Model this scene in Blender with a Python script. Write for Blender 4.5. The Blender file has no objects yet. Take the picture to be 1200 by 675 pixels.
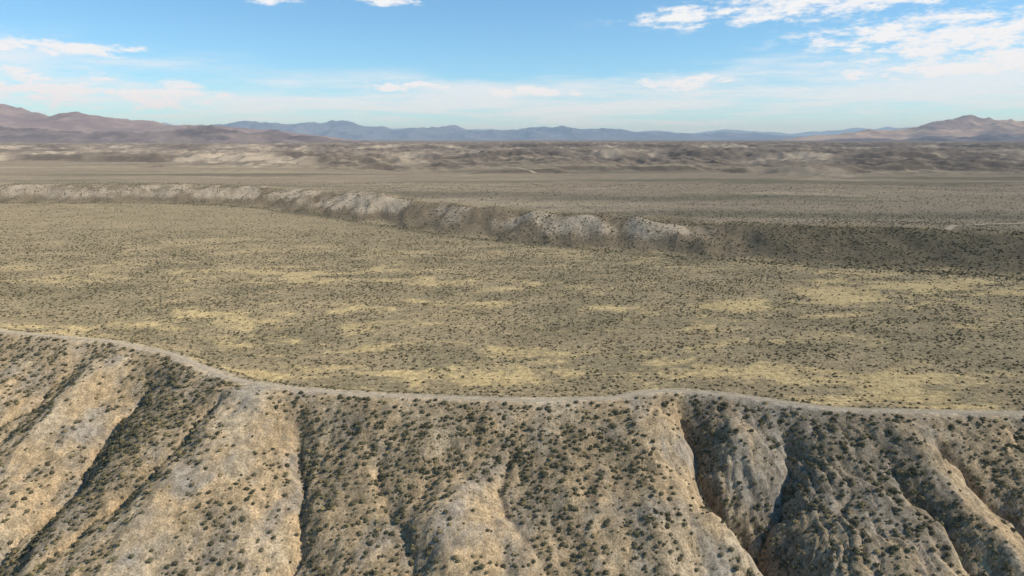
import bpy, math, numpy as np, random
rng=np.random.default_rng(7); random.seed(7)
sc=bpy.context.scene
sc.view_settings.view_transform='Standard'; sc.view_settings.look='None'; sc.view_settings.exposure=0
# ---------------------------------------------------------------- noise
_p=np.random.default_rng(3).permutation(256); _p=np.concatenate([_p,_p,_p])
_ang=np.random.default_rng(4).random(256)*2*np.pi; _gx=np.cos(_ang); _gy=np.sin(_ang)
def perlin(x,y,seed=0):
    x=np.asarray(x,float)+seed*17.13; y=np.asarray(y,float)+seed*9.71
    xi=np.floor(x).astype(np.int64); yi=np.floor(y).astype(np.int64)
    xf=x-xi; yf=y-yi; xi&=255; yi&=255
    u=xf*xf*xf*(xf*(xf*6-15)+10); v=yf*yf*yf*(yf*(yf*6-15)+10)
    def g(ix,iy,fx,fy):
        h=_p[_p[ix]+iy]; return _gx[h]*fx+_gy[h]*fy
    a=g(xi,yi,xf,yf); b=g((xi+1)&255,yi,xf-1,yf)
    c=g(xi,(yi+1)&255,xf,yf-1); d=g((xi+1)&255,(yi+1)&255,xf-1,yf-1)
    return ((a+(b-a)*u)+((c+(d-c)*u)-(a+(b-a)*u))*v)*1.5
def fbm(x,y,o=4,seed=0,gain=.5):
    s=0;a=1;t=0
    for i in range(o):
        s=s+a*perlin(x*2**i,y*2**i,seed+i*3); t+=a; a*=gain
    return s/t
def ridged(x,y,o=4,seed=0):
    s=0;a=1;t=0
    for i in range(o):
        s=s+a*(1-np.abs(perlin(x*2**i,y*2**i,seed+i*3))*1.6); t+=a; a*=.5
    return s/t
def ss(a,b,x):
    t=np.clip((x-a)/(b-a),0,1); return t*t*(3-2*t)
# ---------------------------------------------------------------- terrain lines unprojected from image coordinates, extended beyond frame (world metres)
rim=np.array([(-1500,700),(-600,470),(-350,330),(-260,282),(-192,247),(-143,234),(-114,219),(-98.5,205.7),(-81,192.4),(-64,186.7),(-48.5,183.3),(-33.6,181.2),(-16.6,179.3),(9.4,177.4),(28.4,178.6),(38,184),(50,185),(62.4,181.2),(74.6,175.6),(86.3,170.7),(103.8,169.5),(118.9,168.4),(134.5,168.4),(200,165),(300,175),(600,120),(1500,0)],float)
esc=np.array([(-3000,1200),(-1100,900),(-654,875),(-436,875),(-309,828),(-178,711),(-93,617),(-28,559),(26,525),(74,491),(118,468),(170,447),(220,433),(264,415),(304,398),(450,350),(900,150),(3000,-700)],float)
def table(pts,lo,hi,step,sig):
    xs=np.arange(lo,hi,step); v=np.interp(xs,pts[:,0],pts[:,1])
    k=np.arange(-int(4*sig/step),int(4*sig/step)+1)*step; w=np.exp(-.5*(k/sig)**2); w/=w.sum()
    n=len(k)//2; v=np.convolve(np.pad(v,n,mode='edge'),w,'valid'); return xs,v,np.gradient(v,step)
RX,RV,RD=table(rim,-1400,1400,.5,3.0)
EX,EV,ED=table(esc,-3000,3000,2,22)
def rim_d(x,y):
    return (np.interp(x,RX,RV)-y)/np.sqrt(1+np.interp(x,RX,RD)**2)
def esc_e(x,y):
    return (y-np.interp(x,EX,EV))/np.sqrt(1+np.interp(x,EX,ED)**2)
gul=[([(-112,214),(-121,193),(-120,168),(-124,150),(-126,110)],6,22),
     ([(-150,228),(-160,200),(-165,170),(-160,120)],5,20),
     ([(-205,245),(-215,210),(-210,150)],7,24),
     ([(-58,181),(-57,172),(-52,153),(-50,138),(-48,110)],5.0,20),
     ([(-84,188),(-88,172),(-96,155),(-108,138)],2.5,10),
     ([(-36,174),(-33,160),(-24,140),(-22,115)],2.5,16),
     ([(2,168),(-4,150),(8,130),(12,110)],2.2,14),
     ([(47,185),(46.5,171),(49,158),(54,146),(59.6,133),(62,108)],8,13),
     ([(74,170),(70,160),(63,150),(57.5,138)],5,12),
     ([(106,166),(109,158),(112,148),(116,138),(120,112)],6.0,15),
     ([(88,160),(90,148),(95,134),(96,112)],2.5,10),
     ([(150,165),(150,150),(158,120)],7,16),([(190,163),(195,140),(190,115)],7,18)]
spr=[([(-90,196),(-76,180),(-73,165),(-80,148),(-85,120)],3.0,12),
     ([(-138,226),(-142,200),(-145,160)],3,12),
     ([(-22,152),(-15,143),(-12,133),(-12,115)],3.5,12),
     ([(38,180),(38,168),(41,155),(44,140),(46,118)],3.0,9),
     ([(62,176),(60,165),(57,156)],2.5,6),
     ([(88,168),(97,158),(104,146),(108,130)],2.5,9)]
def pdist(x,y,poly):
    best=np.full(x.shape,1e9); tt=np.zeros(x.shape); L=0
    for (ax,ay),(bx,by) in zip(poly[:-1],poly[1:]):
        dx,dy=bx-ax,by-ay; l=math.hypot(dx,dy)
        t=np.clip(((x-ax)*dx+(y-ay)*dy)/(l*l),0,1)
        d=np.hypot(x-ax-t*dx,y-ay-t*dy); m=d<best
        best=np.where(m,d,best); tt=np.where(m,L+t*l,tt); L+=l
    return best,tt
def near_h(x,y):
    d=rim_d(x,y); dp=np.maximum(d,0)
    z=np.where(d>0,-.42*(np.sqrt(dp*dp+9)-3),-6*ss(1,16,-d))
    wx=x+7*fbm(x/24,y/24,3,5)+1.8*fbm(x/6,y/6,2,7); wy=y+5*fbm(x/18,y/18,3,15)
    act=ss(1.5,9,d)
    for i,(p,D,w) in enumerate(gul):
        q,t=pdist(wx,wy,p); z=z-D*ss(-1,16,t)*np.clip(1-q/w,0,1)**1.7*act
        z=z-(.4 if i in (5,6) else 1.1)*ss(0,12,t)*np.clip(1-q/1.6,0,1)*act
    for p,D,w in spr:
        q,t=pdist(wx,wy,p); z=z+D*ss(0,14,t)*np.exp(-(q/w)**2)*act
    z=z+act*(2.4*fbm(x/20,y/20,3,31)+.8*fbm(x/6,y/7,3,41))
    pat=.1+ss(-.05,.45,fbm(x/25,y/25,2,51))*.5+1.05*np.exp(-((x-75)/28)**2)
    wr=x+3.5*fbm(x/9,y/9,3,61)+.25*(y-150)*perlin(x/40,y/60,63)
    r=np.abs(perlin(wr/3.2,y/20,71))+.5*np.abs(perlin(wr/1.4,y/9,72))
    z=z-act*pat*.95*(1-np.clip(r*2.4,0,1))
    z=np.where(z<-40,-40+ (z+40)*.12,z)
    return z
HUM=[(62,28,19,5.5),(100,30,13,4.5),(122,30,12,4.0),(20,32,20,3.2),(-45,36,22,3.0),(-165,40,34,4.5),(-110,38,22,3.0)]
def Hh(x,y):
    x=np.asarray(x,float); y=np.asarray(y,float)
    z=np.full(x.shape,-6.0)
    z+= .9*fbm(x/90,y/90,3,81)*ss(10,60,-rim_d(x,y))
    m=(rim_d(x,y)>-20)
    if m.any(): z[m]=near_h(x[m],y[m])
    far=(y>250)&(esc_e(x,y)>-70)
    if far.any():
        X=x[far];Y=y[far]; e=esc_e(X,Y)
        wm=1-.45*ss(130,210,X)
        ew=e+wm*(24*fbm(X/70,Y/90,2,91)+22*(ridged(X/42,Y/110,2,95)-.55))
        top=np.interp(X,[-900,-500,100,300,600],[17,17,15,15.5,14])
        st=.7*ss(-20,40,ew)+.3*ss(10,90,ew)
        bell=np.exp(-((ew-26)/30)**2)
        rise=top*st+wm*bell*3.6*fbm(X/46,Y/50,2,103)
        rise+=wm*2.6*np.exp(-((e-48-12*fbm(X/60,Y/300,2,109))/18)**2)*np.clip(.6+fbm(X/30,Y/200,2,107)*2,0,2)
        for hx,he,hr,hz in HUM: rise+=hz*np.exp(-((X-hx)/hr)**2-((e-he)/(hr+3))**2)
        rise+=bell*1.3*(ridged((X+.6*e)/13,Y/60,2,105)-.6)
        rise+=ss(30,80,e)*(2.2*fbm(X/150,Y/110,4,111))
        e0=Y-1330-.12*X+200*fbm(X/450,Y/400,3,125)+90*(ridged(X/120,Y/160,3,126)-.6)
        rise+=8*ss(0,60,e0)*ss(-300,200,X)
        e2=Y-2050-.05*X+300*fbm(X/600,Y/500,3,121)+160*(ridged(X/200,Y/240,3,122)-.6)
        rise+=16*ss(0,100,e2)
        e3=Y-3400+500*fbm(X/900,Y/900,3,127)+260*(ridged(X/330,Y/400,3,128)-.6)
        rise+=14*ss(0,160,e3)+ss(3000,9000,Y)*12
        bl=ss(1250,1900,Y+.3*X+400*fbm(X/700,Y/700,2,131))*ss(9500,5000,Y)
        rise+=bl*(22*(ridged(X/240,Y/420,5,141)-.52)+15*(ridged(X/62,Y/130,4,143)-.6))
        rise+=16*np.exp(-((X+400)/170)**2-((Y-1850)/120)**2)*(1+.5*fbm(X/50,Y/60,3,145))
        rise+=ss(7000,20000,Y)*20
        z[far]+=np.maximum(rise,-1.5)
    return z
# ---------------------------------------------------------------- ground colour (albedo)
def C(*a): return np.array(a)[None,:]
def mixc(a,b,t): t=np.clip(t,0,1)[:,None]; return a*(1-t)+b*t
def slope_x(x,y,s=.8): return (Hh(x+s,y)-Hh(x-s,y))/(2*s)
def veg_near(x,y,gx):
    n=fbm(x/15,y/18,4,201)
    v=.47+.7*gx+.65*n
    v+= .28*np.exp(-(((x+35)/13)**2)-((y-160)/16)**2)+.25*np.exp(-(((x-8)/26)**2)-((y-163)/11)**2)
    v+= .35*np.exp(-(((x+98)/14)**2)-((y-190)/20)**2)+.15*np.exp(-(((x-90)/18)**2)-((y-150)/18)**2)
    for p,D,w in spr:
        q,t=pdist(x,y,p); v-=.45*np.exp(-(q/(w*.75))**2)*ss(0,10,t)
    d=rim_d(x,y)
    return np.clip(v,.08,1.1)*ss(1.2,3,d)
def patch_plain(x,y):
    wx=x+26*fbm(x/60,y/60,3,207); wy=y+16*fbm(x/60,y/60,3,209)
    a=fbm(wx/40,wy/20,6,211,.74)+.4*fbm(x/170,y/80,2,216)
    return ss(.0,.34,a)
def colour(x,y,gx,face):
    n=len(x); d=rim_d(x,y); e=esc_e(x,y)
    tan=C(.455,.328,.185); pale=C(.48,.385,.255); grey=C(.285,.236,.172); soil=C(.21,.163,.105)
    f1=fbm(x/14,y/20,4,221); f2=fbm(x/7,y/9,4,225,.65)
    near=mixc(np.repeat(tan,n,0),pale,ss(-.1,.5,f1)*.8)
    near=mixc(near,grey,ss(.0,.5,f2+.4*fbm(x/40,y/40,2,227))*.7+.65*np.exp(-((x-80)/28)**2-((y-160)/22)**2))
    clay=C(.27,.248,.212)
    near=mixc(near,clay,ss(.0,.42,fbm(x/9,y/16,4,228)+.28*np.exp(-((x-72)/26)**2)+.2*np.exp(-((x+90)/25)**2-((y-195)/22)**2))*.6)
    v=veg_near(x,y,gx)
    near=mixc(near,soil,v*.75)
    pl=np.repeat(C(.325,.25,.145),n,0)
    pl=mixc(pl,C(.235,.19,.112),ss(-.25,.4,fbm(x/60,y/30,5,231,.65)))
    pl=mixc(pl,C(.53,.395,.19),patch_plain(x,y)*.85*ss(660,330,y))
    pl=mixc(pl,C(.30,.235,.145),ss(260,600,y)*.5)
    col=mixc(pl,near,ss(-1.5,1.5,d))
    col=mixc(col,C(.42,.345,.245),np.exp(-((d+.2)/2.2)**2)*.8)
    wm=1-.45*ss(130,210,x)
    R=e+wm*(24*fbm(x/70,y/90,2,91)+22*(ridged(x/42,y/110,2,95)-.55))
    m=ss(-22,-6,R)*ss(80,46,R)*(y>250)
    pale_mound=fbm(x/34,y/60,4,241,.6)+.34*ss(-60,-250,x)-.5*ss(135,200,x)  # mask for the paler soil on the scarp mounds
    for hx,he,hr,hz in HUM: pale_mound+=.115*hz*np.exp(-((x-hx)/(hr*.9))**2-((e-he+6)/(hr+4))**2)
    pale_mound*=ss(-2,18,R)
    er=mixc(np.repeat(C(.18,.138,.092),n,0),C(.48,.385,.275),ss(.05,.5,pale_mound)*.85)
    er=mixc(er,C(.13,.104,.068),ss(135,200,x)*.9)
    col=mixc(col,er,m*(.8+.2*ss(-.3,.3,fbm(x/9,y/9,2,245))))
    dk=np.exp(-((e+22+7*fbm(x/60,y/60,3,243))/6)**2)*(y>250)  # dark toe band: brush line plus shadow painted into the ground colour
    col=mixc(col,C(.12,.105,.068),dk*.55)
    ter=mixc(np.repeat(C(.28,.22,.152),n,0),C(.37,.295,.195),ss(0,.4,fbm(x/400,y/90,5,251,.6)))
    ter=mixc(ter,C(.18,.152,.105),ss(.0,.35,fbm(x/900,y/120,4,255)))
    col=mixc(col,ter,ss(60,90,R)*(y>300))
    b=ss(1300,2100,y+.3*x)
    bd=mixc(np.repeat(C(.20,.157,.122),n,0),C(.40,.315,.22),ss(.05,.4,fbm(x/420,y/320,5,261,.6))*.8)
    bd=mixc(bd,C(.56,.45,.29),np.exp(-((x+400)/150)**2-((y-1790)/70)**2)*1.2)
    col=mixc(col,bd,b*.85)
    fc=face*ss(1000,1250,y)
    bl_=mixc(np.repeat(C(.12,.092,.073),n,0),C(.50,.40,.285),ss(-.05,.35,fbm(x/330,y/600,4,265)+.15*ss(0,-900,x)))
    col=mixc(col,bl_,fc*.8)
    col=col*(1+.22*fbm(x/22,y/22,3,271))[:,None]
    return col,v
# ---------------------------------------------------------------- ground sheet
rr=np.concatenate([np.arange(3,60,6),np.arange(60,105,1.5),np.arange(105,270,.45)])
g=270*1.0105**np.arange(0,560); rr=np.concatenate([rr,g])
aa=np.concatenate([np.arange(-180,-46,2.5),np.arange(-46,46,.15),np.arange(46,178,2.5)])*math.pi/180
NR,NA=len(rr),len(aa)
RR,AA=np.meshgrid(rr,aa,indexing='ij'); gx_=(RR*np.sin(AA)).ravel(); gy_=(RR*np.cos(AA)).ravel()
gz_=Hh(gx_,gy_)
def make_mesh(name,co,quads,smooth=True):
    me=bpy.data.meshes.new(name); nv=len(co); nf=len(quads)
    me.vertices.add(nv); me.vertices.foreach_set('co',co.astype(np.float32).ravel())
    me.loops.add(nf*4); me.loops.foreach_set('vertex_index',quads.astype(np.int32).ravel())
    me.polygons.add(nf); me.polygons.foreach_set('loop_start',np.arange(0,nf*4,4,dtype=np.int32))
    me.polygons.foreach_set('loop_total',np.full(nf,4,dtype=np.int32))
    me.update(calc_edges=True)
    if smooth: me.polygons.foreach_set('use_smooth',np.ones(nf,bool))
    ob=bpy.data.objects.new(name,me); sc.collection.objects.link(ob); return ob
def gridq(n,m,wrap=False):
    i=np.arange(n-1)[:,None]; mm=m if wrap else m-1
    j=np.arange(mm)[None,:]; j2=(j+1)%m
    a=i*m+j; b=i*m+j2; c=(i+1)*m+j2; d=(i+1)*m+j
    return np.stack([a+0*b,d+0*a,c,b],-1).reshape(-1,4)[:, ::-1]
def setcol(me,name,col):
    at=me.attributes.new(name,'FLOAT_COLOR','POINT')
    at.data.foreach_set('color',np.concatenate([col,np.ones((len(col),1))],1).astype(np.float32).ravel())
def setf(me,name,v,t='FLOAT'):
    at=me.attributes.new(name,t,'POINT'); at.data.foreach_set('value',v.astype(np.int32 if t=='INT' else np.float32))
ground=make_mesh('ground',np.stack([gx_,gy_,gz_],1),gridq(NR,NA,True)[:, ::-1])
sx=np.zeros_like(gx_); mn=(rim_d(gx_,gy_)>-5)&(np.hypot(gx_,gy_)<500); sx[mn]=slope_x(gx_[mn],gy_[mn])
face=ss(.035,.13,np.gradient(gz_.reshape(NR,NA),axis=0)/np.gradient(rr)[:,None]).ravel()
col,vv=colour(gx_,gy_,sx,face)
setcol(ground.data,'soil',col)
tuft=np.where(rim_d(gx_,gy_)>0,.3+.6*vv,.85-.5*patch_plain(gx_,gy_)); tuft*=1-np.exp(-((rim_d(gx_,gy_)+.2)/2.6)**2)
setf(ground.data,'tuft',tuft)
setf(ground.data,'steep',ss(2,8,rim_d(gx_,gy_))*ss(-.3,.3,fbm(gx_/18,gy_/18,3,281)))
# ---------------------------------------------------------------- node helpers
def newmat(name):
    m=bpy.data.materials.new(name); m.use_nodes=True; nt=m.node_tree; nt.nodes.clear()
    o=nt.nodes.new('ShaderNodeOutputMaterial'); b=nt.nodes.new('ShaderNodeBsdfDiffuse')
    b.inputs['Roughness'].default_value=.5
    nt.links.new(b.outputs[0],o.inputs[0]); return m,nt,b
def math_(nt,op,a,b=None,c=None,clamp=False):
    n=nt.nodes.new('ShaderNodeMath'); n.operation=op; n.use_clamp=clamp
    for i,v in enumerate((a,b,c)):
        if v is None: continue
        if isinstance(v,(int,float)): n.inputs[i].default_value=v
        else: nt.links.new(v,n.inputs[i])
    return n.outputs[0]
def noise_(nt,vec,scale,detail=4,rough=.55,dim='3D'):
    n=nt.nodes.new('ShaderNodeTexNoise'); n.noise_dimensions=dim; n.inputs['Scale'].default_value=scale
    n.inputs['Detail'].default_value=detail; n.inputs['Roughness'].default_value=rough
    nt.links.new(vec,n.inputs['Vector']); return n.outputs[0]
def mapr(nt,v,a,b,c,d,smooth=True):
    n=nt.nodes.new('ShaderNodeMapRange'); n.interpolation_type='SMOOTHSTEP' if smooth else 'LINEAR'
    nt.links.new(v,n.inputs[0])
    for i,k in enumerate((a,b,c,d)): n.inputs[i+1].default_value=k
    return n.outputs[0]
def mixn(nt,f,a,b,mode='MIX'):
    n=nt.nodes.new('ShaderNodeMix'); n.data_type='RGBA'; n.blend_type=mode
    for s,v in ((n.inputs[0],f),(n.inputs[6],a),(n.inputs[7],b)):
        if isinstance(v,(int,float)): s.default_value=v
        elif isinstance(v,tuple): s.default_value=(*v,1)
        else: nt.links.new(v,s)
    return n.outputs[2]
def scalecol(nt,c,f):
    n=nt.nodes.new('ShaderNodeVectorMath'); n.operation='SCALE'; nt.links.new(c,n.inputs[0]); nt.links.new(f,n.inputs[3]); return n.outputs[0]
# ground material
m,nt,b=newmat('desert_soil')
geo=nt.nodes.new('ShaderNodeNewGeometry'); pos=geo.outputs['Position']
at=nt.nodes.new('ShaderNodeAttribute'); at.attribute_name='soil'
tf=nt.nodes.new('ShaderNodeAttribute'); tf.attribute_name='tuft'
st=nt.nodes.new('ShaderNodeAttribute'); st.attribute_name='steep'
n1=noise_(nt,pos,.45,3,.72,'2D'); n2=noise_(nt,pos,2.4,1.5,.7,'2D')
mpg=nt.nodes.new('ShaderNodeMapping'); mpg.inputs['Scale'].default_value=(1.0,.16,1); nt.links.new(pos,mpg.inputs['Vector'])
rl=noise_(nt,mpg.outputs[0],1.0,2,.6,'2D'); rl=math_(nt,'ABSOLUTE',math_(nt,'SUBTRACT',rl,.5)); rl=mapr(nt,rl,0,.08,0,1)
rlm=math_(nt,'MULTIPLY',math_(nt,'SUBTRACT',1,rl),st.outputs['Fac'])
f=math_(nt,'MULTIPLY',mapr(nt,n1,.3,.7,.72,1.28),mapr(nt,n2,.3,.7,.78,1.22))
f=math_(nt,'MULTIPLY',f,math_(nt,'SUBTRACT',1.02,math_(nt,'MULTIPLY',rlm,.06)))
c=scalecol(nt,at.outputs['Color'],f)
vor=nt.nodes.new('ShaderNodeTexVoronoi'); vor.voronoi_dimensions='2D'; vor.inputs['Scale'].default_value=1.05; nt.links.new(pos,vor.inputs['Vector'])
dots=math_(nt,'ADD',vor.outputs['Distance'],math_(nt,'MULTIPLY',math_(nt,'SUBTRACT',n2,.5),.5))
mk=math_(nt,'MULTIPLY',mapr(nt,dots,.22,.36,1,0),tf.outputs['Fac'],clamp=True)
c=mixn(nt,math_(nt,'MULTIPLY',mk,.70),c,(.14,.118,.064))
nt.links.new(c,b.inputs['Color'])
bp=nt.nodes.new('ShaderNodeBump'); bp.inputs['Strength'].default_value=.5; bp.inputs['Distance'].default_value=.4
nt.links.new(math_(nt,'SUBTRACT',n1,math_(nt,'MULTIPLY',rlm,.2)),bp.inputs['Height']); nt.links.new(bp.outputs[0],b.inputs['Normal'])
ground.data.materials.append(m)
# ---------------------------------------------------------------- dirt trail on the crest
xs=np.arange(-420,420,.6); Rv=np.interp(xs,RX,RV); Rd=np.interp(xs,RX,RD); nl=np.sqrt(1+Rd**2)
nx_,ny_=-Rd/nl,1/nl
cols=[]
for k,o in enumerate(np.linspace(-1,1,7)):
    w=.7+.5*perlin(xs/3.1,xs*0+(k>3)*5,301)
    oo=o*w+1.1*fbm(xs/25,xs*0,2,305)
    px=xs+nx_*oo; py=Rv+ny_*oo; pz=Hh(px,py)+(.10 if 0<k<6 else .0)-.02*(abs(o)<.4)
    cols.append(np.stack([px,py,pz],1))
tr=np.stack(cols,1).reshape(-1,3)
trail=make_mesh('dirt_trail',tr,gridq(len(xs),7))
m,nt,b=newmat('packed_dirt'); geo=nt.nodes.new('ShaderNodeNewGeometry')
n1=noise_(nt,geo.outputs['Position'],.6,5,.7); c=mixn(nt,mapr(nt,n1,.3,.7,0,1),(.36,.29,.20),(.46,.38,.27)); nt.links.new(c,b.inputs['Color'])
trail.data.materials.append(m); mTrail=m
def track(name,pts,width):
    pts=np.array(pts,float); L=np.concatenate([[0],np.cumsum(np.hypot(*np.diff(pts,axis=0).T))]); s=np.arange(0,L[-1],2.5)
    px=np.interp(s,L,pts[:,0]); py=np.interp(s,L,pts[:,1])
    k=np.ones(7)/7; px=np.convolve(np.pad(px,3,mode='edge'),k,'valid'); py=np.convolve(np.pad(py,3,mode='edge'),k,'valid')
    tx=np.gradient(px); ty=np.gradient(py); l=np.hypot(tx,ty)+1e-6
    rows=[]
    for o in np.linspace(-1,1,5):
        w=width*.5*(1+.3*perlin(s/9,s*0,309)); X=px-ty/l*o*w; Y=py+tx/l*o*w
        rows.append(np.stack([X,Y,Hh(X,Y)+.35],1))
    ob=make_mesh(name,np.stack(rows,1).reshape(-1,3),gridq(len(s),5)); ob.data.materials.append(mTrail); return ob
track('dirt_road',[(296,468),(306,474),(312,483),(322,490),(336,492),(350,502),(380,510),(470,530)],4.0)
track('dirt_road',[(-170,1480),(-60,1500),(10,1440),(20,1350),(60,1290),(160,1260),(420,1250),(700,1300)],7)
# ---------------------------------------------------------------- far hills and mountains
def hillmat(name,c1,c2,scale):
    m,nt,b=newmat(name); geo=nt.nodes.new('ShaderNodeNewGeometry')
    n=noise_(nt,geo.outputs['Position'],scale,5,.65); c=mixn(nt,mapr(nt,n,.35,.65,0,1),c1,c2)
    nt.links.new(c,b.inputs['Color']); return m
def hills(name,prof,Y0,depth,amp,nsc,mat,seed,nx=520,ny=90):
    prof=np.array(prof,float); X=np.linspace(prof[0,0],prof[-1,0],nx); T=np.linspace(-1,1,ny)
    XX,TT=np.meshgrid(X,T,indexing='xy'); YY=Y0+TT*depth
    crest=np.interp(XX,prof[:,0],prof[:,1])
    wob=.35*fbm(XX/nsc/2,YY/nsc/2,3,seed)
    fall=np.clip(1-np.abs(TT+wob*.5),0,1)**1.15
    rg=ridged(XX/nsc,YY/nsc,5,seed+3)
    Z=crest*fall*(1+amp*(rg-.62)*1.0)+crest*amp*.5*(rg-.62)*ss(0,.3,fall)-18*ss(.12,0,fall)-10
    Z+=25*ss(0,.1,fall)
    ob=make_mesh(name,np.stack([XX.ravel(),YY.ravel(),Z.ravel()],1),gridq(ny,nx)[:, ::-1])
    ob.data.materials.append(mat); return ob
mBrown=hillmat('brown_hillside',(.22,.165,.145),(.31,.235,.195),.002)
mDark=hillmat('dark_hillside',(.15,.12,.108),(.24,.19,.16),.003)
mHazeBlue=hillmat('haze_blue_range',(.15,.155,.175),(.20,.20,.21),.0006)  # bluish distance haze tinted into the base colour
mPink=hillmat('pink_hillside',(.27,.185,.14),(.54,.38,.24),.0012)
hills('desert_mountain',[(-13000,500),(-10500,620),(-8500,620),(-7300,590),(-6800,545),(-6300,455),(-5900,390),(-5500,365),(-5000,320),(-4400,260),(-3800,220),(-3300,185),(-2600,130),(-1800,30)],9000,2600,.33,1300,mBrown,405)
hills('foothill',[(-6500,100),(-4800,150),(-3600,120),(-2900,155),(-2700,165),(-2400,140),(-2050,120),(-1700,75),(-900,20)],6200,1100,.6,600,mDark,411)
hills('mountain_range',[(-16000,500),(-13500,650),(-11300,740),(-10000,830),(-8500,760),(-7000,720),(-5500,600),(-3500,600),(-1500,560),(800,600),(3000,490),(5500,450),(9000,350),(13000,250),(18000,200),(26000,300)],30000,5000,.6,3200,mHazeBlue,421,900,80)
hills('mountain_range',[(-40000,900),(-25000,1100),(-10000,900),(0,800),(12000,650),(25000,900),(45000,1300)],52000,7000,.5,7000,mHazeBlue,431,700,60)
hills('desert_hills',[(4500,20),(5700,90),(6500,220),(7300,240),(7900,330),(8500,430),(9100,480),(9600,450),(10500,450),(12500,450),(15000,500),(18000,200)],14000,3000,.5,1600,mPink,443)
hills('foothill',[(3800,10),(5200,70),(6500,110),(8500,170),(10000,150),(13000,200),(16000,20)],10500,1500,.6,900,mDark,451)
# ---------------------------------------------------------------- atmospheric haze (real thin scattering volume)
nseg=32; Rh=78000
vsx=[(Rh*math.cos(i*2*math.pi/nseg),Rh*math.sin(i*2*math.pi/nseg),z) for z in (-400,1400) for i in range(nseg)]
fs=[tuple(range(nseg))[::-1],tuple(range(nseg,2*nseg))]+[(i,(i+1)%nseg,nseg+(i+1)%nseg,nseg+i) for i in range(nseg)]
me=bpy.data.meshes.new('atmospheric_haze'); me.from_pydata(vsx,[],fs); me.update(); hob=bpy.data.objects.new('atmospheric_haze',me); sc.collection.objects.link(hob)
m=bpy.data.materials.new('thin_haze'); m.use_nodes=True; nt=m.node_tree; nt.nodes.clear(); o=nt.nodes.new('ShaderNodeOutputMaterial'); v=nt.nodes.new('ShaderNodeVolumeScatter')
v.inputs['Color'].default_value=(.48,.75,1,1); v.inputs['Density'].default_value=1/37000; v.inputs['Anisotropy'].default_value=0; nt.links.new(v.outputs[0],o.inputs['Volume']); me.materials.append(m)
# ---------------------------------------------------------------- sagebrush
def bush_mesh(i):
    r=random.Random(50+i)
    import bmesh
    from mathutils import Vector, noise as mn
    bm=bmesh.new(); bmesh.ops.create_icosphere(bm,subdivisions=2,radius=.40)
    for v in bm.verts:
        k=1+.45*mn.noise(v.co*4.5+Vector((i*7,0,0)))
        v.co=Vector((v.co.x*k,v.co.y*k,v.co.z*k*.7+.16))
    for q in range(44):
        th=r.random()*6.283; u=r.uniform(-.15,1); rad=.36+.2*r.random(); s=math.sqrt(max(0,1-u*u))
        lob=1+.22*math.sin(th*3+i)
        p=Vector((math.cos(th)*s*rad*lob,math.sin(th)*s*rad*lob,max(0.02,u*rad*.75+.16)))
        a=Vector((r.gauss(0,1),r.gauss(0,1),r.gauss(0,1))).normalized(); n=p.normalized(); b_=a.cross(n).normalized()
        sz=r.uniform(.06,.12)
        vs=[bm.verts.new(p+a*sz),bm.verts.new(p+b_*sz*.7),bm.verts.new(p-a*sz+n*.05),bm.verts.new(p-b_*sz*.7)]
        bm.faces.new(vs)
    me=bpy.data.meshes.new('sagebrush_form'); bm.to_mesh(me); bm.free(); return me
m,nt,b=newmat('sagebrush_foliage'); oi=nt.nodes.new('ShaderNodeObjectInfo')
cr=nt.nodes.new('ShaderNodeValToRGB'); nt.links.new(oi.outputs['Random'],cr.inputs[0])
e=cr.color_ramp.elements; e[0].position=0;e[0].color=(.08,.072,.042,1); e[1].position=1;e[1].color=(.34,.26,.12,1)
x=e.new(.45); x.color=(.125,.112,.064,1); x=e.new(.85); x.color=(.19,.162,.092,1)
nt.links.new(cr.outputs[0],b.inputs['Color'])
lib=bpy.data.collections.new('sagebrush_forms')
for i in range(6):
    me=bush_mesh(i); me.materials.append(m); ob=bpy.data.objects.new('sagebrush_form',me); lib.objects.link(ob)
P=[];S=[]
def scatter(x,y,prob,smin,smax):
    k=rng.random(len(x))<prob; x=x[k];y=y[k]; z=Hh(x,y)-.05
    s=smin+(smax-smin)*rng.random(len(x))**1.8
    P.append(np.stack([x,y,z],1)); S.append(s)
# slope
x=rng.uniform(-290,270,230000); y=rng.uniform(85,300,230000); k=(rim_d(x,y)>1.2)&(np.abs(x)<y*1.0+20); x=x[k];y=y[k]
gx=slope_x(x,y,1.2); v=veg_near(x,y,gx); cl=ss(-.35,.45,perlin(x/2.3,y/2.3,501))
scatter(x,y,v*(.25+.65*cl),.42,1.45)
# plain
n=300000; yy=np.sqrt(rng.uniform(150**2,600**2,n)); x=rng.uniform(-1,1,n)*(.9*yy+20); k=(rim_d(x,yy)<-1.8); x=x[k];yy=yy[k]
pp=patch_plain(x,yy); cl=ss(-.5,.4,perlin(x/3,yy/3,505)); cl2=.35+.95*ss(-.35,.35,fbm(x/30,yy/18,4,507))
scatter(x,yy,(1-.8*pp)*(.3+.5*cl)*cl2*.8*ss(700,350,yy),.3,1.05)
# escarpment face and toe
n=24000; x=rng.uniform(-720,430,n); ev=rng.uniform(-35,70,n); y=np.interp(x,EX,EV)+ev; scatter(x,y,.08+.5*ss(-.1,.4,fbm(x/25,y/25,2,511)+.5*ss(120,190,x))+.45*np.exp(-((ev+23)/8)**2),.5,1.6)
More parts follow.
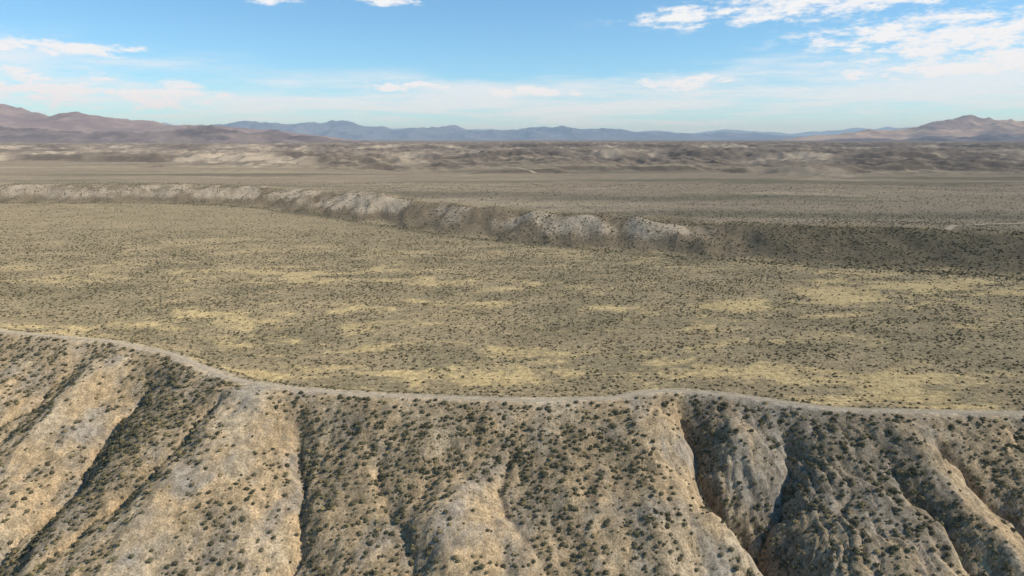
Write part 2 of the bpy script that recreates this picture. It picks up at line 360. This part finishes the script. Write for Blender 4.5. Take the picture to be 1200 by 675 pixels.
# far
n=24000; yy=np.sqrt(rng.uniform(450**2,1000**2,n)); x=rng.uniform(-1,1,n)*(.85*yy); scatter(x,yy,.7+0*x,.5,1.3)
P=np.concatenate(P);S=np.concatenate(S); N=len(P)
me=bpy.data.meshes.new('sagebrush'); me.vertices.add(N); me.vertices.foreach_set('co',P.astype(np.float32).ravel()); me.update()
setf(me,'sz',S); setf(me,'rt',rng.random(N)*6.283); setf(me,'ix',rng.integers(0,6,N),'INT')
sb=bpy.data.objects.new('sagebrush',me); sc.collection.objects.link(sb)
ng=bpy.data.node_groups.new('scatter_brush','GeometryNodeTree')
ng.interface.new_socket('Geometry',in_out='INPUT',socket_type='NodeSocketGeometry'); ng.interface.new_socket('Geometry',in_out='OUTPUT',socket_type='NodeSocketGeometry')
gi=ng.nodes.new('NodeGroupInput');go=ng.nodes.new('NodeGroupOutput'); mp=ng.nodes.new('GeometryNodeMeshToPoints'); ip=ng.nodes.new('GeometryNodeInstanceOnPoints'); ci=ng.nodes.new('GeometryNodeCollectionInfo')
ci.inputs['Collection'].default_value=lib; ci.inputs['Separate Children'].default_value=True; ci.inputs['Reset Children'].default_value=True
def na(nm,t):
    a=ng.nodes.new('GeometryNodeInputNamedAttribute'); a.data_type=t; a.inputs['Name'].default_value=nm; return a.outputs['Attribute']
L=ng.links.new
L(gi.outputs[0],mp.inputs['Mesh']); L(mp.outputs[0],ip.inputs['Points']); L(ci.outputs[0],ip.inputs['Instance']); ip.inputs['Pick Instance'].default_value=True
L(na('ix','INT'),ip.inputs['Instance Index'])
cx=ng.nodes.new('ShaderNodeCombineXYZ'); L(na('rt','FLOAT'),cx.inputs[2]); L(cx.outputs[0],ip.inputs['Rotation'])
cs=ng.nodes.new('ShaderNodeCombineXYZ'); sza=na('sz','FLOAT'); 
for i in range(3): L(sza,cs.inputs[i])
L(cs.outputs[0],ip.inputs['Scale']); L(ip.outputs[0],go.inputs[0])
md=sb.modifiers.new('scatter','NODES'); md.node_group=ng
print('bushes',N,'ground verts',len(gx_))
# ---------------------------------------------------------------- light
EL=math.radians(43); AZ=math.radians(100)   # clockwise from +Y
from mathutils import Vector
sd=Vector((math.sin(AZ)*math.cos(EL),math.cos(AZ)*math.cos(EL),math.sin(EL)))
sl=bpy.data.lights.new('sun','SUN'); sl.energy=4.8; sl.angle=math.radians(.5); sl.color=(1,.94,.84)
so=bpy.data.objects.new('sun',sl); so.rotation_euler=(-sd).to_track_quat('-Z','Y').to_euler(); so.location=(300,0,400); sc.collection.objects.link(so)
w=bpy.data.worlds.new('World'); sc.world=w; w.use_nodes=True; nt=w.node_tree; nt.nodes.clear()
out=nt.nodes.new('ShaderNodeOutputWorld'); bg=nt.nodes.new('ShaderNodeBackground'); bg.inputs[1].default_value=.15; nt.links.new(bg.outputs[0],out.inputs[0])
sky=nt.nodes.new('ShaderNodeTexSky'); sky.sky_type='NISHITA'; sky.sun_disc=False; sky.sun_elevation=EL; sky.sun_rotation=AZ; sky.altitude=1500; sky.air_density=1.0; sky.dust_density=.2; sky.ozone_density=1.0
tc=nt.nodes.new('ShaderNodeTexCoord'); dv=tc.outputs['Generated']; sp=nt.nodes.new('ShaderNodeSeparateXYZ'); nt.links.new(dv,sp.inputs[0])
az=math_(nt,'ARCTAN2',sp.outputs[0],sp.outputs[1]); el=math_(nt,'ARCSINE',sp.outputs[2])
zz=math_(nt,'ADD',math_(nt,'MAXIMUM',sp.outputs[2],0),.035)
cb=nt.nodes.new('ShaderNodeCombineXYZ'); nt.links.new(math_(nt,'DIVIDE',sp.outputs[0],zz),cb.inputs[0]); nt.links.new(math_(nt,'DIVIDE',sp.outputs[1],zz),cb.inputs[1])
nb_=noise_(nt,cb.outputs[0],.45,5,.62,'2D')
cc=nt.nodes.new('ShaderNodeCombineXYZ'); nt.links.new(math_(nt,'MULTIPLY',az,24),cc.inputs[0]); nt.links.new(math_(nt,'MULTIPLY',el,80),cc.inputs[1]); nc_=noise_(nt,cc.outputs[0],1.0,7,.68,'2D')
def blob(a0,e0,sa,se,tilt=0):
    da=math_(nt,'SUBTRACT',az,a0); de=math_(nt,'SUBTRACT',math_(nt,'SUBTRACT',el,e0),math_(nt,'MULTIPLY',da,tilt))
    q=math_(nt,'ADD',math_(nt,'POWER',math_(nt,'ABSOLUTE',math_(nt,'DIVIDE',da,sa)),2),math_(nt,'POWER',math_(nt,'ABSOLUTE',math_(nt,'DIVIDE',de,se)),2))
    return math_(nt,'EXPONENT',math_(nt,'MULTIPLY',q,-1))
def addm(l):
    s=l[0]
    for k in l[1:]: s=math_(nt,'MAXIMUM',s,k)
    return s
crisp=addm([blob(.46,.175,.24,.022,.06),blob(.235,.160,.055,.013,0),blob(.57,.122,.18,.026),blob(-.325,.180,.035,.009),blob(-.175,.182,.055,.006),blob(-.59,.060,.10,.022),blob(-.46,.055,.09,.018),blob(.24,.076,.06,.013),blob(.60,.088,.20,.020),blob(-.14,.074,.07,.009),blob(-.57,.106,.10,.010),blob(.03,.066,.09,.010)])
soft=addm([blob(.1,.056,.55,.032),blob(-.60,.10,.2,.022),blob(.5,.070,.4,.038),blob(-.3,.052,.35,.026)])
c1=math_(nt,'MULTIPLY',mapr(nt,math_(nt,'ADD',nc_,math_(nt,'MULTIPLY',crisp,.32)),.54,.82,0,1),.97)
c2=math_(nt,'MULTIPLY',mapr(nt,math_(nt,'ADD',nb_,math_(nt,'MULTIPLY',soft,.30)),.46,.88,0,1),.72)
cm=math_(nt,'MAXIMUM',math_(nt,'MULTIPLY',c1,mapr(nt,crisp,.05,.4,0,1)),math_(nt,'MULTIPLY',c2,mapr(nt,soft,.05,.4,0,1)))
skc=mixn(nt,1.0,sky.outputs[0],(.60,.91,1.06),'MULTIPLY')
fc=mixn(nt,cm,skc,(6.5,6.6,6.7))
nt.links.new(fc,bg.inputs[0])
# ---------------------------------------------------------------- camera
cd=bpy.data.cameras.new('camera'); cd.lens=24; cd.sensor_width=36; cd.clip_start=1; cd.clip_end=200000
co=bpy.data.objects.new('camera',cd); co.location=(0,0,70); co.rotation_euler=(math.radians(90-12.2),0,0); sc.collection.objects.link(co); sc.camera=co
